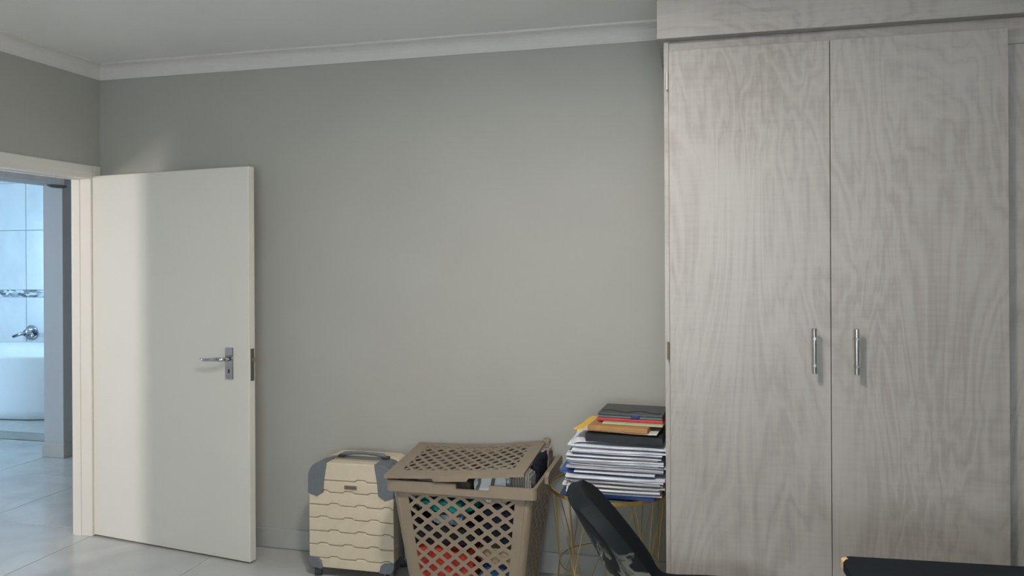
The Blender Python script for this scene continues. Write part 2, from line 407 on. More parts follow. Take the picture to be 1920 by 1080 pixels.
# skirting of the partition end and its passage face
sk = struct('baseboard_partition', box(PX0 - .008, PX1 + .008, 5.022, 6.5, 0, .108), 'grout')
mesh('skirting_tile', box(PX0 - .012, PX1 + .012, 5.018, 5.028, .002, .112, .0015, seg=1), 'skirting_tile', sk)
mesh('skirting_tile', box(PX1 + .002, PX1 + .012, 5.030, 6.5, .002, .112, .0015, seg=1), 'skirting_tile', sk)
# bathroom step
st = struct('floor_step', box(-9.0, PX0, 5.47, BY, 0, .066), 'grout')
x = -8.6
while x < PX0 - .1:
    x1 = min(x + TS, PX0 - .002)
    mesh('step_tile', box(x + .003, x1 - .003, 5.458, 6.28, .066, .076, .0015, seg=1), 'floor_tile', st)
    mesh('step_tile', box(x + .003, x1 - .003, 6.285, BY - .011, .066, .076, .0015, seg=1), 'floor_tile', st)
    mesh('step_riser', box(x + .003, x1 - .003, 5.460, 5.472, .003, .065, .0015, seg=1), 'skirting_tile', st); x += TS
# bathtub, free standing oval
tub = thing('bathtub', 'white freestanding oval bathtub on the tiled bathroom step', 'bathtub', (-6.62, 6.32, .076))
def tub_mesh():
    b = bmesh.new(); seg = 56; rings = []
    prof = [(0, .02, 0), (.80, .80, 0), (.86, .86, .012), (.90, .90, .10), (.94, .94, .30), (.985, .985, .50), (1.0, 1.0, .585), (1.0, 1.0, .60), (.985, .985, .604), (.95, .94, .596), (.90, .87, .54), (.80, .74, .22), (.70, .60, .13), (.0, .02, .12)]
    for fx, fy, z in prof:
        ring = []
        for k in range(seg):
            a = 2 * math.pi * k / seg; ca, sa = math.cos(a), math.sin(a); e = .78
            ring.append(b.verts.new((1.22 * fx * math.copysign(abs(ca) ** e, ca), .60 * max(fy, .01) * math.copysign(abs(sa) ** e, sa), z)))
        rings.append(ring)
    for A, B in zip(rings, rings[1:]):
        for k in range(seg): b.faces.new((A[k], A[(k + 1) % seg], B[(k + 1) % seg], B[k]))
    return b
mesh('tub_shell', tub_mesh(), 'bath_white', tub, smooth=True)
mesh('overflow_slot', box(.12, .26, .515, .530, .535, .548, .003), 'chrome', tub)
tap = thing('bath_mixer_tap', 'chrome round wall mixer tap above the bathtub', 'tap', (-7.31, BY - .010, .76))
mesh('round_plate', tube([(0, 0, 0), (0, -.012, 0)], .085, 24), 'chrome', tap)
mesh('tap_body', tube([(0, -.010, 0), (0, -.07, 0), (0, -.085, 0)], [.045, .045, .036], 20), 'chrome', tap, smooth=True)
mesh('lever', tube([(0, -.075, 0), (-.06, -.095, -.01), (-.15, -.10, -.04)], [.022, .018, .016], 12), 'chrome', tap, smooth=True)
mesh('spout', tube([(.03, -.05, -.005), (.12, -.12, -.01), (.2, -.18, -.02)], [.018, .016, .014], 12), 'chrome', tap, smooth=True)
struct('trim_4', box(PX1 - .002, PX1 + .022, 2.6, 5.03, 2.162, 2.26, .002), 'white_frame')
# small dark fitting under the lintel
t = thing('lintel_bracket', 'small dark oval fitting under the lintel of the bathroom opening', 'fitting', (-4.868, 4.965, 2.160))
mesh('body', tube([(-.03, -.07, -.012), (-.02, -.04, -.016), (0, 0, -.017), (.02, .04, -.016), (.03, .06, -.012)], [.006, .012, .014, .012, .006], 12), 'latch', t, smooth=True)

# ------------------------------------------------------------------ wardrobe
WY = 3.0
wd = thing('wardrobe', 'tall built-in wardrobe in greyed oak with two steel bar handles', 'wardrobe', (.8, 3.35, 0))
def wpart(name, bm, mat, parent=None): return mesh(name, bm, mat, parent or wd, shift=wd.location)
WX0, WX1, WTOP = -.126, 1.78, 2.392
wpart('side_panel', box(WX0, WX0 + .018, WY + .018, YB - .004, 0, WTOP, .001, seg=1), 'oak')
wpart('side_panel', box(WX1 - .018, WX1, WY + .018, YB - .004, 0, WTOP, .001, seg=1), 'oak')
wpart('back_panel', box(WX0 + .018, WX1 - .018, YB - .02, YB - .005, 0, WTOP), 'oak')
wpart('top_rail', box(WX0 + .018, WX1 - .018, WY + .029, WY + .047, 2.30, WTOP, .001, seg=1), 'oak_across')
wpart('plinth', box(WX0 + .018, WX1 - .018, WY + .03, WY + .048, 0, .09), 'oak_across')
wpart('stile', box(1.030, 1.165, WY + .030, WY + .047, .09, 2.299, .001, seg=1), 'oak')
wpart('top_box', box(-.150, WX1, WY - .022, YB - .083, WTOP, CEIL - .002, .0015, seg=1), 'oak_across')
DT = 2.350
def wdoor(x0, x1, hx, hinges):
    d = wpart('door', box(x0, x1, WY, WY + .0175, .085, DT, .0012, seg=1), 'oak')
    zb, zt = 1.128, 1.292
    h = wpart('handle', tube([(hx, WY - .036, zb), (hx, WY - .036, zt)], .0085, 16), 'steel', d)
    for zz in (zb + .030, zt - .036):
        tube_b = tube([(hx, WY + .001, zz), (hx, WY - .045, zz)], .0055, 10); wpart('handle_post', tube_b, 'steel', d)
    for hz, mat in hinges:
        hb = tube([(x0 - .006, WY + .004, hz - .034), (x0 - .006, WY + .004, hz + .034)], .0055, 10)
        for q in (-.012, .012): tube([(x0 - .006, WY + .004, hz + q - .001), (x0 - .006, WY + .004, hz + q + .001)], .0066, 10, bm=hb)
        wpart('hinge', hb, mat, d)
    return d
wdoor(-.107, .4714, .410, [(2.235, 'bright_metal'), (1.195, 'brass_dull')])
wdoor(.4738, 1.055, .553, [])
wdoor(1.145, 1.74, 1.66, [])

# ------------------------------------------------------------------ suitcase
SX0, SX1, SY0, SY1, SZ0, SZ1 = -1.862, -1.418, 3.405, 3.665, .052, .566
cx = (SX0 + SX1) / 2
sc_ = thing('suitcase', 'cream ribbed hard-shell suitcase with grey corners and handle against the wall', 'suitcase', (cx, 3.535, 0))
def spart(name, bm, mat, parent=None, smooth=False): return mesh(name, bm, mat, parent or sc_, shift=sc_.location, smooth=smooth)
def rrect(x0, x1, z0, z1, r, rb=None, seg=7):
    rb = rb or r; pts = []
    for (ccx, ccz, a0, rr) in ((x1 - r, z1 - r, 0, r), (x0 + r, z1 - r, 90, r), (x0 + rb, z0 + rb, 180, rb), (x1 - rb, z0 + rb, 270, rb)):
        for k in range(seg + 1):
            a = R(a0 + 90 * k / seg); pts.append((ccx + rr * math.cos(a), ccz + rr * math.sin(a)))
    return pts
spart('front_shell', prism(rrect(SX0 + .003, SX1 - .003, SZ0, SZ1 - .003, .075, .03), SY0 + .010, 3.512, .012), 'shell_seam')
spart('rear_shell', prism(rrect(SX0, SX1, SZ0, SZ1, .075, .03), 3.552, SY1, .012), 'shell_cream')
spart('zip_band', prism(rrect(SX0 + .002, SX1 - .002, SZ0, SZ1 - .002, .075, .03), 3.514, 3.551, .003), 'case_grey')
# ribs: panels with keyed edges clipped to the rounded outline
seams = [SZ0, .098, .162, .228, .292, .357, .420, .4785, SZ1]
def outline_x(z):
    r = .075
    if z > SZ1 - r: return math.sqrt(max(0, r * r - (z - SZ1 + r) ** 2)) - r
    r = .03
    if z < SZ0 + r: return math.sqrt(max(0, r * r - (SZ0 + r - z) ** 2)) - r
    return 0
def seam_line(i):
    z = seams[i]
    if i == 0 or i == len(seams) - 1: return None
    W = SX1 - SX0; pts = []; off = (.10, .40, .70) if i % 2 == 0 else (.23, .55, .86)
    pts.append((SX0, z))
    if i == 7: off = (.55,)
    for o in off:
        a, c = SX0 + W * (o), SX0 + W * (o + .14)
        c = min(c, SX1 - .01)
        pts += [(a, z), (a + .012, z + .009), (c - .012, z + .009), (c, z)]
    pts.append((SX1, z)); return pts
def clampx(x, z):
    d = outline_x(z); return max(SX0 - d, min(SX1 + d, x))
for i in range(len(seams) - 1):
    gap = .0016
    lo, hi = seam_line(i), seam_line(i + 1)
    if lo: low = [(clampx(x, z), z + gap) for x, z in lo]
    else: low = [(SX0 + .03 - .03 * math.cos(R(a)), SZ0 + .03 - .03 * math.sin(R(a))) for a in (15, 40, 65, 90)] + [(SX1 - .03 + .03 * math.sin(R(a)), SZ0 + .03 - .03 * math.cos(R(a))) for a in (0, 25, 50, 75)]
    if hi: high = [(clampx(x, z), z - gap) for x, z in hi][::-1]
    else:
        r = .075; high = [(SX1 - r + r * math.cos(R(a)), SZ1 - r + r * math.sin(R(a))) for a in range(4, 91, 9)] + [(SX0 + r + r * math.cos(R(a)), SZ1 - r + r * math.sin(R(a))) for a in range(90, 180, 9)]
    spart('rib', prism(low + high, SY0, SY0 + .06, .004), 'shell_cream')
def mirror(p): return [(2 * cx - x, z) for x, z in p][::-1]
o_ = .003; r = .075
topc = [(SX0 - o_, .415), (SX0 + .043, .398), (SX0 + .078, .420), (SX0 + .082, .475), (SX0 + .098, SZ1 + o_)]
topc += [(SX0 + r + (r + o_) * math.cos(R(a)), SZ1 - r + (r + o_) * math.sin(R(a))) for a in range(90, 181, 10)]
botc = [(SX0 + .075, SZ0 - o_), (SX0 + .066, SZ0 + .034), (SX0 + .048, SZ0 + .048), (SX0 - o_, SZ0 + .052), (SX0 - o_, SZ0 + .028)] + [(SX0 + .03 - (.03 + o_) * math.cos(R(a)), SZ0 + .03 - (.03 + o_) * math.sin(R(a))) for a in (30, 60, 90)]
for p in (topc, mirror(topc), botc, mirror(botc)): spart('corner_guard', prism(p, SY0 - .006, 3.49, .003), 'case_grey')
np_ = spart('name_plate', prism(rrect(cx - .033, cx + .033, .4405, .4595, .004), SY0 - .003, SY0 + .002, .001), 'plate_metal')
spart('plate_inlay', box(cx - .027, cx + .027, SY0 - .0038, SY0 - .002, .446, .454), 'latch', np_)
spart('emblem', box(cx - .025, cx - .018, SY0 - .0045, SY0 - .003, .447, .453), 'plate_red', np_)
hx = cx + .012
hb = tube([(hx - .118, 3.533, SZ1 + .003), (hx - .105, 3.533, SZ1 + .013), (hx - .06, 3.533, SZ1 + .019), (hx, 3.533, SZ1 + .021), (hx + .06, 3.533, SZ1 + .019), (hx + .105, 3.533, SZ1 + .013), (hx + .118, 3.533, SZ1 + .003)], [.008, .011, .008, .0075, .008, .011, .008], 10)
top_h = spart('top_handle', hb, 'case_grey', smooth=True)
for q in (-.118, .118): spart('handle_mount', box(hx + q - .016, hx + q + .016, 3.515, 3.551, SZ1 - .003, SZ1 + .010, .003), 'case_dark', top_h)
spart('side_foot', box(SX0 - .016, SX0 + .001, 3.50, 3.545, .395, .440, .005), 'case_grey')
for (wx, wy) in ((SX0 + .035, SY0 + .03), (SX1 - .035, SY0 + .03), (SX0 + .035, SY1 - .045), (SX1 - .035, SY1 - .045)):
    wl = spart('wheel', tube([(wx - .016, wy - .006, .0245), (wx + .016, wy + .006, .0245)], .0245, 20), 'case_dark')
    spart('wheel_fork', box(wx - .026, wx + .026, wy - .018, wy + .018, .030, .058, .008), 'case_grey', wl)

# ------------------------------------------------------------------ laundry hamper
HX0, HX1, HY0, HY1, HZ = -1.322, -.655, 3.085, 3.640, .600
hc = ((HX0 + HX1) / 2, (HY0 + HY1) / 2)
hm = thing('laundry_hamper', 'brown plastic lattice laundry hamper overfilled with clothes', 'hamper', (hc[0], hc[1], 0))
def hpart(name, bm, mat, parent=None, smooth=False): return mesh(name, bm, mat, parent or hm, shift=hm.location, smooth=smooth)
def lattice(U0, U1, V0, V1, nu, nv, hole, fn, border_u, border_v):
    """flat plate U0..U1 x V0..V1 with rhombic openings, mapped to 3D by fn(u, v)"""
    b = bmesh.new(); cache = {}
    def V(u, v):
        k = (round(u, 5), round(v, 5))
        if k not in cache: cache[k] = b.verts.new(fn(*k))
        return cache[k]
    u0, u1, v0, v1 = U0 + border_u, U1 - border_u, V0 + border_v[0], V1 - border_v[1]
    du, dv = (u1 - u0) / nu / 2, (v1 - v0) / nv / 2
    def face(*p):
        vs_ = []
        for q in p:
            x = V(*q)
            if x not in vs_: vs_.append(x)
        if len(vs_) > 2:
            try: b.faces.new(vs_)
            except ValueError: pass
    for i in range(2 * nu + 1):
        for j in range(2 * nv + 1):
            if (i + j) % 2 == 0: continue
            c = (u0 + i * du, v0 + j * dv)
            P = [(c[0] + du, c[1]), (c[0], c[1] + dv), (c[0] - du, c[1]), (c[0], c[1] - dv)]
            inside = [u0 - 1e-6 <= p[0] <= u1 + 1e-6 and v0 - 1e-6 <= p[1] <= v1 + 1e-6 for p in P]
            if all(inside):
                Hh = []
                # rounded rhombus: eight corners
                for k in range(4):
                    p = P[k]; q = P[(k + 1) % 4]
                    hp = (c[0] + (p[0] - c[0]) * hole, c[1] + (p[1] - c[1]) * hole); hq = (c[0] + (q[0] - c[0]) * hole, c[1] + (q[1] - c[1]) * hole)
                    Hh.append((hp[0] * .86 + hq[0] * .14, hp[1] * .86 + hq[1] * .14)); Hh.append((hp[0] * .14 + hq[0] * .86, hp[1] * .14 + hq[1] * .86))
                for k in range(4):
                    face(P[k], P[(k + 1) % 4], Hh[2 * k + 1], Hh[2 * k]); face(P[k], Hh[2 * k], Hh[2 * k - 1])
            elif sum(inside) == 3:
                k = inside.index(False); T = [P[(k + 1) % 4], P[(k + 2) % 4], P[(k + 3) % 4]]   # edge, apex, edge
                m = (sum(p[0] for p in T) / 3, sum(p[1] for p in T) / 3)
                Hh = [(m[0] + (p[0] - m[0]) * hole * .86, m[1] + (p[1] - m[1]) * hole * .86) for p in T]
                base = c
                for k in range(2): face(T[k], T[k + 1], Hh[k + 1], Hh[k])
                face(T[2], T[0], Hh[0], Hh[2])
    # border strips following the lattice edge nodes
    lu = [u0 + i * du for i in range(0, 2 * nu + 1, 1)]; lv_ = [v0 + j * dv for j in range(0, 2 * nv + 1, 1)]
    nu_e = [u for k, u in enumerate(lu) if k % 2 == 0]; nv_e = [v for k, v in enumerate(lv_) if k % 2 == 0]
    for a, c in zip(nu_e, nu_e[1:]):
        face((a, v1), (c, v1), (c, V1), (a, V1)); face((a, V0), (c, V0), (c, v0), (a, v0))
    for a, c in zip(nv_e, nv_e[1:]):
        face((U0, a), (u0, a), (u0, c), (U0, c)); face((u1, a), (U1, a), (U1, c), (u1, c))
    face((U0, V0), (u0, V0), (u0, v0), (U0, v0)); face((u1, V0), (U1, V0), (U1, v0), (u1, v0))
    face((U0, v1), (u0, v1), (u0, V1), (U0, V1)); face((u1, v1), (U1, v1), (U1, V1), (u1, V1))
    return b
def solid(o, t, off=-1):
    m = o.modifiers.new('thick', 'SOLIDIFY'); m.thickness = t; m.offset = off
BT = .556       # height of the body under the rim
def half(z):    # half sizes of the body at height z (tapers towards the floor)
    k = z / BT
    return (.240 + .073 * k, .190 + .067 * k)
def fpan(sign):
    def fn(u, v):
        hxx, hyy = half(v); return (hc[0] + u * (hxx - .03), hc[1] + sign * hyy, v)
    return fn
def spanl(sign):
    def fn(u, v):
        hxx, hyy = half(v); return (hc[0] + sign * hxx, hc[1] + u * (hyy - .03), v)
    return fn
for sg in (-1, 1):
    o = hpart('lattice_panel', lattice(-1, 1, .012, BT, 6, 8, .67, fpan(sg), .13, (.05, .016)), 'hamper'); solid(o, .004, 0)
for sg in (-1, 1):
    o = hpart('lattice_panel', lattice(-1, 1, .012, BT, 5, 8, .67, spanl(sg), .15, (.05, .016)), 'hamper'); solid(o, .004, 0)
# rounded corner posts
for sx in (-1, 1):
    for sy in (-1, 1):
        b = bmesh.new(); grid = []
        for j in range(9):
            z = .012 + (BT - .012) * j / 8; hxx, hyy = half(z); row = []
            for k in range(7):
                a = R(90 * k / 6); row.append(b.verts.new((hc[0] + sx * (hxx - .03 + .03 * math.sin(a)), hc[1] + sy * (hyy - .03 + .03 * math.cos(a)), z)))
            grid.append(row)
        for A, B in zip(grid, grid[1:]):
            for k in range(6): b.faces.new((A[k], A[k + 1], B[k + 1], B[k]))
        o = hpart('corner_post', b, 'hamper', smooth=True); solid(o, .004, 0)
hpart('bottom', prism(rrect(hc[0] - .24, hc[0] + .24, hc[1] - .19, hc[1] + .19, .03), 0, .014) if False else box(hc[0] - .236, hc[0] + .236, hc[1] - .186, hc[1] + .186, .002, .014, .003), 'hamper')
# rim: rounded loop with a lowered notch in front
def rim():
    b = bmesh.new(); A = []; 
    loop = rrect(HX0, HX1, HY0, HY1, .022, seg=4)
    loop_i = rrect(HX0 + .014, HX1 - .014, HY0 + .014, HY1 - .014, .014, seg=4)
    # add notch points on the front edge (between the last and the first front corner points)
    n = len(loop)
    # front edge runs from index of third corner end to fourth corner start
    out = []; inn = []
    for k in range(n):
        out.append((loop[k], HZ)); inn.append((loop_i[k], HZ))
        if k == 3 * 5 - 1:
            for (x, z) in ((-1.003, HZ), (-1.0025, HZ - .022), (-.858, HZ - .022), (-.8575, HZ)):
                out.append(((x, HY0), z)); inn.append(((x, HY0 + .014), z))
    def ring(src, dz=None, zz=None):
        return [b.verts.new((p[0], p[1], z if zz is None else zz)) for p, z in src]
    o_top, i_top = ring(out), ring(inn); o_bot, i_bot = ring(out, zz=BT - .004), ring(inn, zz=BT - .004)
    m = len(out)
    for k in range(m):
        q = (k + 1) % m
        b.faces.new((o_top[k], o_top[q], i_top[q], i_top[k])); b.faces.new((o_bot[k], o_bot[q], o_top[q], o_top[k]))
        b.faces.new((i_bot[k], i_top[k], i_top[q], i_bot[q])); b.faces.new((o_bot[k], i_bot[k], i_bot[q], o_bot[q]))
    return b
hpart('rim', rim(), 'hamper')
# raised grip on the right side of the rim
b = bmesh.new()
gp = [(3.22, HZ), (3.25, HZ + .0), (3.28, HZ + .012), (3.56, HZ + .012), (3.60, HZ)]
for sx in (-1,):
    pass
gripp = [(3.27, HZ - .03), (3.27, HZ), (3.30, HZ + .014), (3.60, HZ + .014), (3.625, HZ), (3.625, HZ - .03)]
A = [b.verts.new((HX1 - .002, y, z)) for y, z in gripp]; B = [b.verts.new((HX1 + .016, y, z)) for y, z in gripp]
b.faces.new(A); b.faces.new(B[::-1])
for k in range(6): b.faces.new((A[k], B[k], B[(k + 1) % 6], A[(k + 1) % 6]))
hpart('grip', b, 'hamper')
# lid, pushed up on the right by the clothes
LIDC = {(0, 0): Vector((-1.322, 3.075, .621)), (1, 0): Vector((-.706, 3.075, .664)), (0, 1): Vector((-1.372, 3.645, .626)), (1, 1): Vector((-.724, 3.645, .668))}
def lidp(u, v, dz=0):
    p = LIDC[0, 0] * (1 - u) * (1 - v) + LIDC[1, 0] * u * (1 - v) + LIDC[0, 1] * (1 - u) * v + LIDC[1, 1] * u * v
    sag = -.010 * math.sin(math.pi * u) * v - .004 * math.sin(math.pi * u)
    return (p.x, p.y, p.z + sag + dz)
lid = tag(bpy.data.objects.new('hamper_lid', None), 'brown lattice lid lying askew on the overfull hamper', 'lid'); C.objects.link(lid)
lid.location = (-1.02, 3.36, .62)
def lpart(name, bm, mat, parent=None): return mesh(name, bm, mat, parent or lid, shift=lid.location)
o = lpart('lid_panel', lattice(0, 1, 0, 1, 9, 5, .68, lambda u, v: lidp(u, v), .085, (.13, .085)), 'hamper'); solid(o, .004, 0)
def skirt(path, drop):
    b = bmesh.new(); n = len(path)
    T = [b.verts.new(lidp(u, v, .002)) for u, v in path]; D = [b.verts.new(Vector(lidp(u, v, -d)) + Vector((0, 0, 0))) for (u, v), d in zip(path, drop)]
    for k in range(n - 1): b.faces.new((T[k], T[k + 1], D[k + 1], D[k]))
    return b
def edge(a, c, n): return [(a[0] + (c[0] - a[0]) * k / n, a[1] + (c[1] - a[1]) * k / n) for k in range(n + 1)]
fr_ = edge((0, 0), (1, 0), 60)
dr = [.026 if .36 <= u <= .60 else .013 for u, v in fr_]
o = lpart('lid_edge', skirt(fr_, dr), 'hamper'); solid(o, .005, 0)
for e_ in (edge((1, 0), (1, 1), 16), edge((1, 1), (0, 1), 16), edge((0, 1), (0, 0), 16)):
    o = lpart('lid_edge', skirt(e_, [.014] * 17), 'hamper'); solid(o, .005, 0)
b = box(-.735, -.700, 3.612, 3.650, .655, .682, .004); lpart('hinge_lug', b, 'hamper')

# clothes in the hamper
def garment(name, label, mat, zone, seed, amp=.25, rot=0):
    x0, x1, y0, y1, z0, z1 = zone
    c = ((x0 + x1) / 2, (y0 + y1) / 2, (z0 + z1) / 2); s = ((x1 - x0) * .56, (y1 - y0) * .56, (z1 - z0) * .56)
    b = bmesh.new(); bmesh.ops.create_icosphere(b, subdivisions=5, radius=1)
    sv = Vector((seed * 3.1, seed * 1.7, seed * .9))
    for v in b.verts:
        d = v.co.normalized()
        f = 1 + amp * (noise.noise(d * 1.6 + sv)) + amp * .55 * (abs(noise.noise(d * 4.2 + sv * 2)) * 2 - .5) + amp * .22 * noise.noise(d * 10 + sv)
        p = Vector((math.copysign(abs(d.x) ** .75, d.x), math.copysign(abs(d.y) ** .75, d.y), math.copysign(abs(d.z) ** .8, d.z))) * f
        v.co = Vector((p.x * s[0], p.y * s[1], p.z * s[2]))
        x, y, z = v.co; cr, sr = math.cos(rot), math.sin(rot); v.co = Vector((x * cr - z * sr, y, x * sr + z * cr))
        # stay inside the hamper walls
        wz = c[2] + v.co.z
        hxx, hyy = half(max(0.02, min(BT, wz)))
        v.co.x = max(hc[0] - hxx + .007 - c[0], min(hc[0] + hxx - .007 - c[0], v.co.x)); v.co.y = max(hc[1] - hyy + .007 - c[1], min(hc[1] + hyy - .007 - c[1], v.co.y))
        if wz < .02: v.co.z = .02 - c[2]
        # stay under the lid
        u = min(1, max(0, (c[0] + v.co.x + 1.32) / .61)); vv = min(1, max(0, (c[1] + v.co.y - 3.075) / .57))
        top = lidp(u, vv)[2] - .008
        if c[0] + v.co.x < -.695 and c[2] + v.co.z > top: v.co.z = top - c[2]
        # pressed against its neighbours
        v.co.x = max(x0 - c[0], min(x1 - c[0], v.co.x)); v.co.y = max(y0 - c[1], min(y1 - c[1], v.co.y)); v.co.z = max(z0 - c[2], min(z1 - c[2], v.co.z))
    o = mesh(name, b, mat, smooth=True, loc=c)
    return tag(o, label, 'clothes', 'clothes in the laundry hamper')
garment('red_shirt', 'red patterned cloth showing through the lower left holes of the hamper', 'cloth_red', (-1.25, -.945, 3.1, 3.5, .02, .312), 1, .14)
garment('teal_cloth', 'teal cloth showing through the upper middle holes of the hamper', 'cloth_teal', (-1.20, -.925, 3.09, 3.5, .458, .512), 2)
garment('black_cloth', 'black cloth filling the middle of the hamper', 'cloth_black', (-1.28, -.925, 3.09, 3.6, .318, .404), 3, .14)
garment('navy_cloth', 'dark navy cloth in the right half of the hamper', 'cloth_navy', (-.915, -.69, 3.09, 3.6, .332, .512), 4, .14)
garment('steel_blue_cloth', 'grey-blue cloth in the centre of the hamper below the teal cloth', 'cloth_steel', (-1.13, -.99, 3.09, 3.3, .410, .452), 5)
garment('tan_cloth', 'tan cloth low in the right half of the hamper', 'cloth_tan', (-.935, -.70, 3.1, 3.5, .245, .326), 6, .2)
garment('blue_cloth', 'dark blue cloth at the bottom right of the hamper', 'cloth_blue', (-.935, -.70, 3.1, 3.55, .02, .238), 7, .15)
garment('grey_cloth', 'mottled grey cloth at the top left of the hamper', 'cloth_grey', (-1.29, -1.03, 3.09, 3.6, .520, .605), 8, .2)
garment('brown_cloth', 'dark brown cloth in the lid gap left of the white cloth', 'cloth_brown', (-1.022, -.940, 3.09, 3.4, .520, .612), 11, .2)
garment('white_shirt', 'white cloth with wavy dark stripes bulging out under the lid front', 'cloth_white', (-.932, -.775, 3.09, 3.27, .520, .660), 10, .3, .05)
garment('striped_cloth', 'dark finely striped cloth under the right front corner of the lid', 'cloth_stripe', (-.768, -.672, 3.09, 3.22, .520, .655), 9, .2)
garment('dark_navy_jersey', 'dark navy jersey at the right open side of the hamper', 'cloth_navy', (-.795, -.668, 3.275, 3.48, .520, .665), 12, .25)
garment('pale_pink_cloth', 'pale pinkish cloth at the back right corner of the hamper', 'cloth_pink', (-.800, -.668, 3.485, 3.63, .520, .655), 13, .3)
garment('light_blue_cloth', 'light grey-blue cloth under the right back of the lid', 'cloth_steel', (-.94, -.806, 3.275, 3.62, .520, .660), 14, .25)

# ------------------------------------------------------------------ wire side table
TC = (-.384, 3.318); TR = .252; TZ = .560
tb = thing('wire_side_table', 'round gold wire side table loaded with papers', 'table', (TC[0], TC[1], 0))
def circ(r, z, n=64): return [(r * math.cos(2 * math.pi * k / n), r * math.sin(2 * math.pi * k / n), z) for k in range(n)]
b = bmesh.new()
rings = []
for (rr, z) in ((TR - .004, TZ - .004), (TR, TZ - .004), (TR, TZ + .012), (TR - .004, TZ + .012)):
    rings.append([b.verts.new(p) for p in circ(rr, z)])
for k in range(4):
    A, B = rings[k], rings[(k + 1) % 4]
    for q in range(64): b.faces.new((A[q], A[(q + 1) % 64], B[(q + 1) % 64], B[q]))
mesh('top_rim', b, 'gold', tb)
mesh('table_top', tube([(0, 0, TZ - .003), (0, 0, TZ + .003)], TR - .004, 64), 'table_top', tb)
mesh('base_ring', tube(circ(TR - .006, .005, 48), .004, 8, closed=True), 'gold', tb, smooth=True)
mesh('middle_ring', tube(circ(TR - .040, TZ * .43, 48), .0025, 6, closed=True), 'gold', tb, smooth=True)
NW = 8
for k in range(NW):
    a0 = 2 * math.pi * (k + .22) / NW; a1 = a0 + 2 * math.pi / NW; am = (a0 + a1) / 2; a_1 = a0 - 2 * math.pi / NW
    P = lambda a, z, r=TR - .006: (r * math.cos(a), r * math.sin(a), z)
    mid = P(a0, TZ * .43, TR - .040)
    for e in (P(a0, TZ - .004), P(a0, .006), P(am, TZ - .004), P((a0 + a_1) / 2, TZ - .004), P(am, .006), P((a0 + a_1) / 2, .006)):
        mesh('wire', tube([mid, e], .0021, 6), 'gold', tb)

# ------------------------------------------------------------------ papers and folders on the table
SXC, SYC = -.342, 3.28
def slab(wd_, dp, t, wav=0.0, seed=0, nx=14, ny=6, curl=0):
    b = bmesh.new(); top = []; bot = []
    for j in range(ny + 1):
        rt, rb = [], []
        for i in range(nx + 1):
            x, y = -wd_ / 2 + wd_ * i / nx, -dp / 2 + dp * j / ny
            z = wav * noise.noise(Vector((x * 7 + seed, y * 6, seed * 1.3)))
            if curl and i <= 2 and j >= 0: z += curl * (1 - i / 2.0) ** 2
            ex = .006 * noise.noise(Vector((x * 9, y * 9, seed * 2.1))) if (i in (0, nx) or j in (0, ny)) else 0
            rt.append(b.verts.new((x + ex, y + ex, z + t / 2))); rb.append(b.verts.new((x + ex * .2, y + ex * .2, z - t / 2)))
        top.append(rt); bot.append(rb)
    for j in range(ny):
        for i in range(nx):
            b.faces.new((top[j][i], top[j][i + 1], top[j + 1][i + 1], top[j + 1][i])); b.faces.new((bot[j][i], bot[j + 1][i], bot[j + 1][i + 1], bot[j][i + 1]))
    for j in range(ny):
        b.faces.new((top[j][0], top[j + 1][0], bot[j + 1][0], bot[j][0])); b.faces.new((top[j][nx], bot[j][nx], bot[j + 1][nx], top[j + 1][nx]))
    for i in range(nx):
        b.faces.new((top[0][i], bot[0][i], bot[0][i + 1], top[0][i + 1])); b.faces.new((top[ny][i], top[ny][i + 1], bot[ny][i + 1], bot[ny][i]))
    return b
def lay(name, bm, mat, x, y, z, rz, label, cat, group=None):
    o = mesh(name, bm, mat, loc=(x, y, z)); o.rotation_euler.z = R(rz); return tag(o, label, cat, group)
z = TZ + .003
lay('newspaper', slab(.33, .27, .006, .001, 1), 'newsprint', -.378, 3.300, z + .004, 1, 'greenish grey printed paper lying flat on the gold wire table', 'paper'); z += .009
lay('document_folder', slab(.385, .29, .010, .001, 2), 'navy_card', SXC - .020, SYC - .010, z + .005, -2, 'dark blue folder under the lowest pile of papers', 'folder'); z += .011
zb0 = z
ORD = ['lowest', 'second', 'third', 'fourth', 'fifth', 'sixth', 'seventh', 'eighth', 'ninth', 'tenth', 'eleventh', 'twelfth', 'topmost']
def batch(z0, z1, n, where, group, x0, y0, seed):
    rnd = random.Random(seed); t = (z1 - z0) / n
    for k in range(n):
        mat = rnd.choice(['paper_white', 'paper_white', 'paper_white', 'paper_white', 'paper_lilac', 'paper_white', 'paper_warm', 'paper_lilac'])
        col = {'paper_white': 'white', 'paper_lilac': 'lilac-grey', 'paper_warm': 'cream'}[mat]
        o_ = 'topmost' if k == n - 1 else ORD[k]
        lab = f'{o_} sheaf{"" if k in (0, n - 1) else " from the bottom"} in the {where}, {col} paper'
        lay('paper_sheaf', slab(.388 + rnd.uniform(-.016, .016), .285 + rnd.uniform(-.022, .022), t * rnd.uniform(.45, .80), .0022, seed, curl=.002), mat,
            x0 + rnd.uniform(-.013, .012), y0 + rnd.uniform(-.016, .014), z0 + t * (k + .5), rnd.uniform(-3, 2), lab, 'papers', group)
batch(z, z + .078, 9, 'pile under the bright blue folder', 'papers under the blue folder', SXC, SYC - .012, 3); z += .079
lay('document_folder', slab(.395, .30, .008, .001, 4), 'blue_card', SXC - .022, SYC + .012, z + .005, -1.5, 'bright blue folder between the two piles of papers', 'folder'); z += .010
lay('paper_sheet', slab(.33, .28, .006, .001, 5), 'paper_white', SXC + .008, SYC - .024, z + .004, -2, 'clean white sheet lying directly on the bright blue folder', 'paper'); z += .008
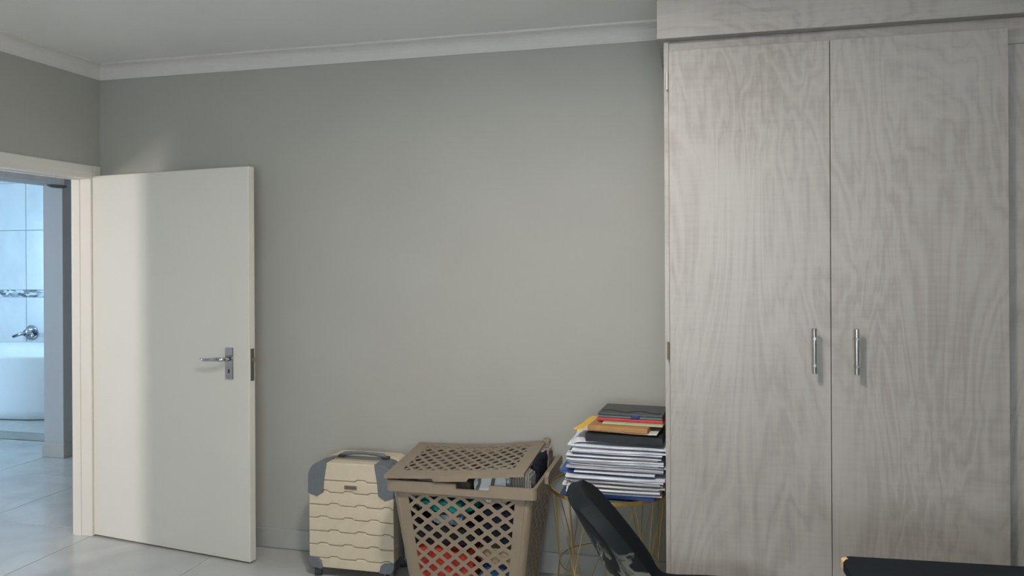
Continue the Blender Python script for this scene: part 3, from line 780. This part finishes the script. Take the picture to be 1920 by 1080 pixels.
batch(z, z + .100, 13, 'pile under the black tray', 'papers under the black tray', SXC + .008, SYC, 11); z += .102
lay('loose_sheet', slab(.25, .28, .002, .005, 21, curl=-.006), 'paper_white', SXC - .055, SYC + .03, z + .008, 5, 'loose white sheet sticking out left under the black tray', 'paper'); z += .012
o = lay('document_tray', slab(.315, .27, .030, .0, 6), 'black_plastic', SXC + .048, SYC, z + .016, -3, 'black flat tray under the yellow envelope', 'tray'); z += .033
lay('paper_envelope', slab(.33, .27, .005, .002, 7, curl=.002), 'yellow', SXC + .010, SYC + .035, z + .004, -9, 'yellow paper envelope sticking out left near the top of the stack', 'envelope'); z += .007
lay('paper_sheet', slab(.31, .26, .003, .002, 8), 'paper_warm', SXC + .035, SYC + .005, z + .0035, -7, 'off-white sheet between the yellow envelope and the brown book', 'paper'); z += .005
o = lay('paperback_book', box(-.125, .125, -.10, .10, 0, .019, .002), 'tan_book', SXC + .025, SYC - .03, z, -6, 'tan brown book lying near the top of the stack', 'book'); z += .020
lay('printed_booklet', box(-.125, .125, -.105, .105, 0, .007, .001), 'green_booklet', SXC + .080, SYC + .015, z, -4, 'pale green booklet between the brown book and the red notebook', 'booklet'); z += .008
lay('notebook', box(-.138, .138, -.105, .105, 0, .012, .002), 'red_cover', SXC + .067, SYC + .045, z, -4, 'red notebook under the dark elastic-band folder', 'notebook'); z += .013
ft = thing('elastic_folder', 'charcoal folder with a black elastic band on top of the stack', 'folder', (SXC + .068, SYC + .05, z), R(-4))
mesh('lower_cover', box(-.134, .134, -.105, .105, 0, .009, .002), 'teal_cover', ft)
mesh('upper_cover', box(-.136, .136, -.107, .107, .009, .020, .003), 'charcoal_cover', ft)
pts = [(-.125 + .25 * k / 16, -.060 + .018 * math.sin(k * .75) - .0, .0205) for k in range(17)]
mesh('elastic_band', tube(pts, .0022, 6), 'elastic', ft, smooth=True)
mesh('clasp', box(.005, .040, -.112, -.100, .001, .016, .002), 'navy_card', ft)

# ------------------------------------------------------------------ chair with worn back
ch = thing('shell_chair', 'black upholstered shell chair with pale flaked patches on its back', 'chair', (.035, 2.45, 0), R(14))
def catmull(P, t):
    n = len(P) - 1; f = t * n; i = min(int(f), n - 1); f -= i
    p0, p1, p2, p3 = P[max(i - 1, 0)], P[i], P[i + 1], P[min(i + 2, n)]
    return [0.5 * ((2 * b_) + (c_ - a_) * f + (2 * a_ - 5 * b_ + 4 * c_ - d_) * f * f + (3 * b_ - a_ - 3 * c_ + d_) * f ** 3) for a_, b_, c_, d_ in zip(p0, p1, p2, p3)]
# profile: x, z, half width, side rise, side forward wrap
PROF = [(.30, .395, .20, .010, 0), (.22, .412, .235, .020, 0), (.05, .402, .255, .040, 0), (-.10, .398, .26, .05, .02), (-.19, .425, .262, .05, .06), (-.255, .525, .255, .02, .085), (-.33, .655, .235, .005, .075), (-.395, .775, .19, 0, .045), (-.425, .825, .12, 0, .02)]
b = bmesh.new(); nu_, nv_ = 40, 22; grid = []
for i in range(nu_ + 1):
    x, zc, hw, rise, fwd = catmull(PROF, i / nu_); row = []
    for j in range(nv_ + 1):
        s = -1 + 2 * j / nv_; e = abs(s) ** 2.6
        row.append(b.verts.new((x + fwd * e, s * hw, zc + rise * e)))
    grid.append(row)
for i in range(nu_):
    for j in range(nv_): b.faces.new((grid[i][j], grid[i][j + 1], grid[i + 1][j + 1], grid[i + 1][j]))
o = mesh('seat_shell', b, 'worn_leather', ch, smooth=True)
m = o.modifiers.new('thick', 'SOLIDIFY'); m.thickness = .052; m.offset = 0
m = o.modifiers.new('round', 'BEVEL'); m.width = .018; m.segments = 3; m.limit_method = 'ANGLE'; m.angle_limit = R(50)
mesh('under_frame', box(-.16, .16, -.12, .12, .345, .370, .004), 'black_plastic', ch)
for sx in (-1, 1):
    for sy in (-1, 1): mesh('leg', tube([(sx * .12, sy * .11, .355), (sx * .26, sy * .21, .004)], [.017, .012], 12), 'black_plastic', ch, smooth=True)

# ------------------------------------------------------------------ desk at the right
dk = thing('desk', 'black desk with a chipped corner showing raw chipboard', 'desk', (1.192, 1.585, 0), R(3.7))
DX0, DX1, DY_0, DY_1 = -.787, 1.1, -.70, .665
poly = [(DX0, DY_0), (DX1, DY_0), (DX1, DY_1), (DX0 + .030, DY_1), (DX0 + .018, DY_1 - .003), (DX0 + .020, DY_1 - .018), (DX0 + .008, DY_1 - .028), (DX0 + .004, DY_1 - .038), (DX0, DY_1 - .042)]
b = bmesh.new(); A = [b.verts.new((x, y, .725)) for x, y in poly]; B = [b.verts.new((x, y, .75)) for x, y in poly]
b.faces.new(A[::-1]); b.faces.new(B)
for k in range(len(poly)): b.faces.new((A[k], A[(k + 1) % len(poly)], B[(k + 1) % len(poly)], B[k]))
top = mesh('desk_top', b, 'desk', dk)
b = bmesh.new(); cp = [(DX0, DY_1 - .042), (DX0 + .004, DY_1 - .038), (DX0 + .008, DY_1 - .028), (DX0 + .020, DY_1 - .018), (DX0 + .018, DY_1 - .003), (DX0 + .010, DY_1 - .003), (DX0 + .001, DY_1 - .014)]
A = [b.verts.new((x, y, .726)) for x, y in cp]; B = [b.verts.new((x, y, .7475)) for x, y in cp]
b.faces.new(A[::-1]); b.faces.new(B)
for k in range(len(cp)): b.faces.new((A[k], A[(k + 1) % len(cp)], B[(k + 1) % len(cp)], B[k]))
tag(mesh('chipped_corner', b, 'chipboard', top), 'raw chipboard at the chipped corner')
mesh('scuff_mark', tube([(-.36, .545, .7502), (-.352, .552, .7504), (-.342, .556, .7502)], [.002, .004, .002], 6), 'scuff', top)
for sx, sy in ((DX0 + .08, DY_0 + .08), (DX1 - .08, DY_0 + .08), (DX0 + .08, DY_1 - .08), (DX1 - .08, DY_1 - .08)):
    mesh('leg', box(sx - .025, sx + .025, sy - .025, sy + .025, 0, .725, .003), 'desk', dk)
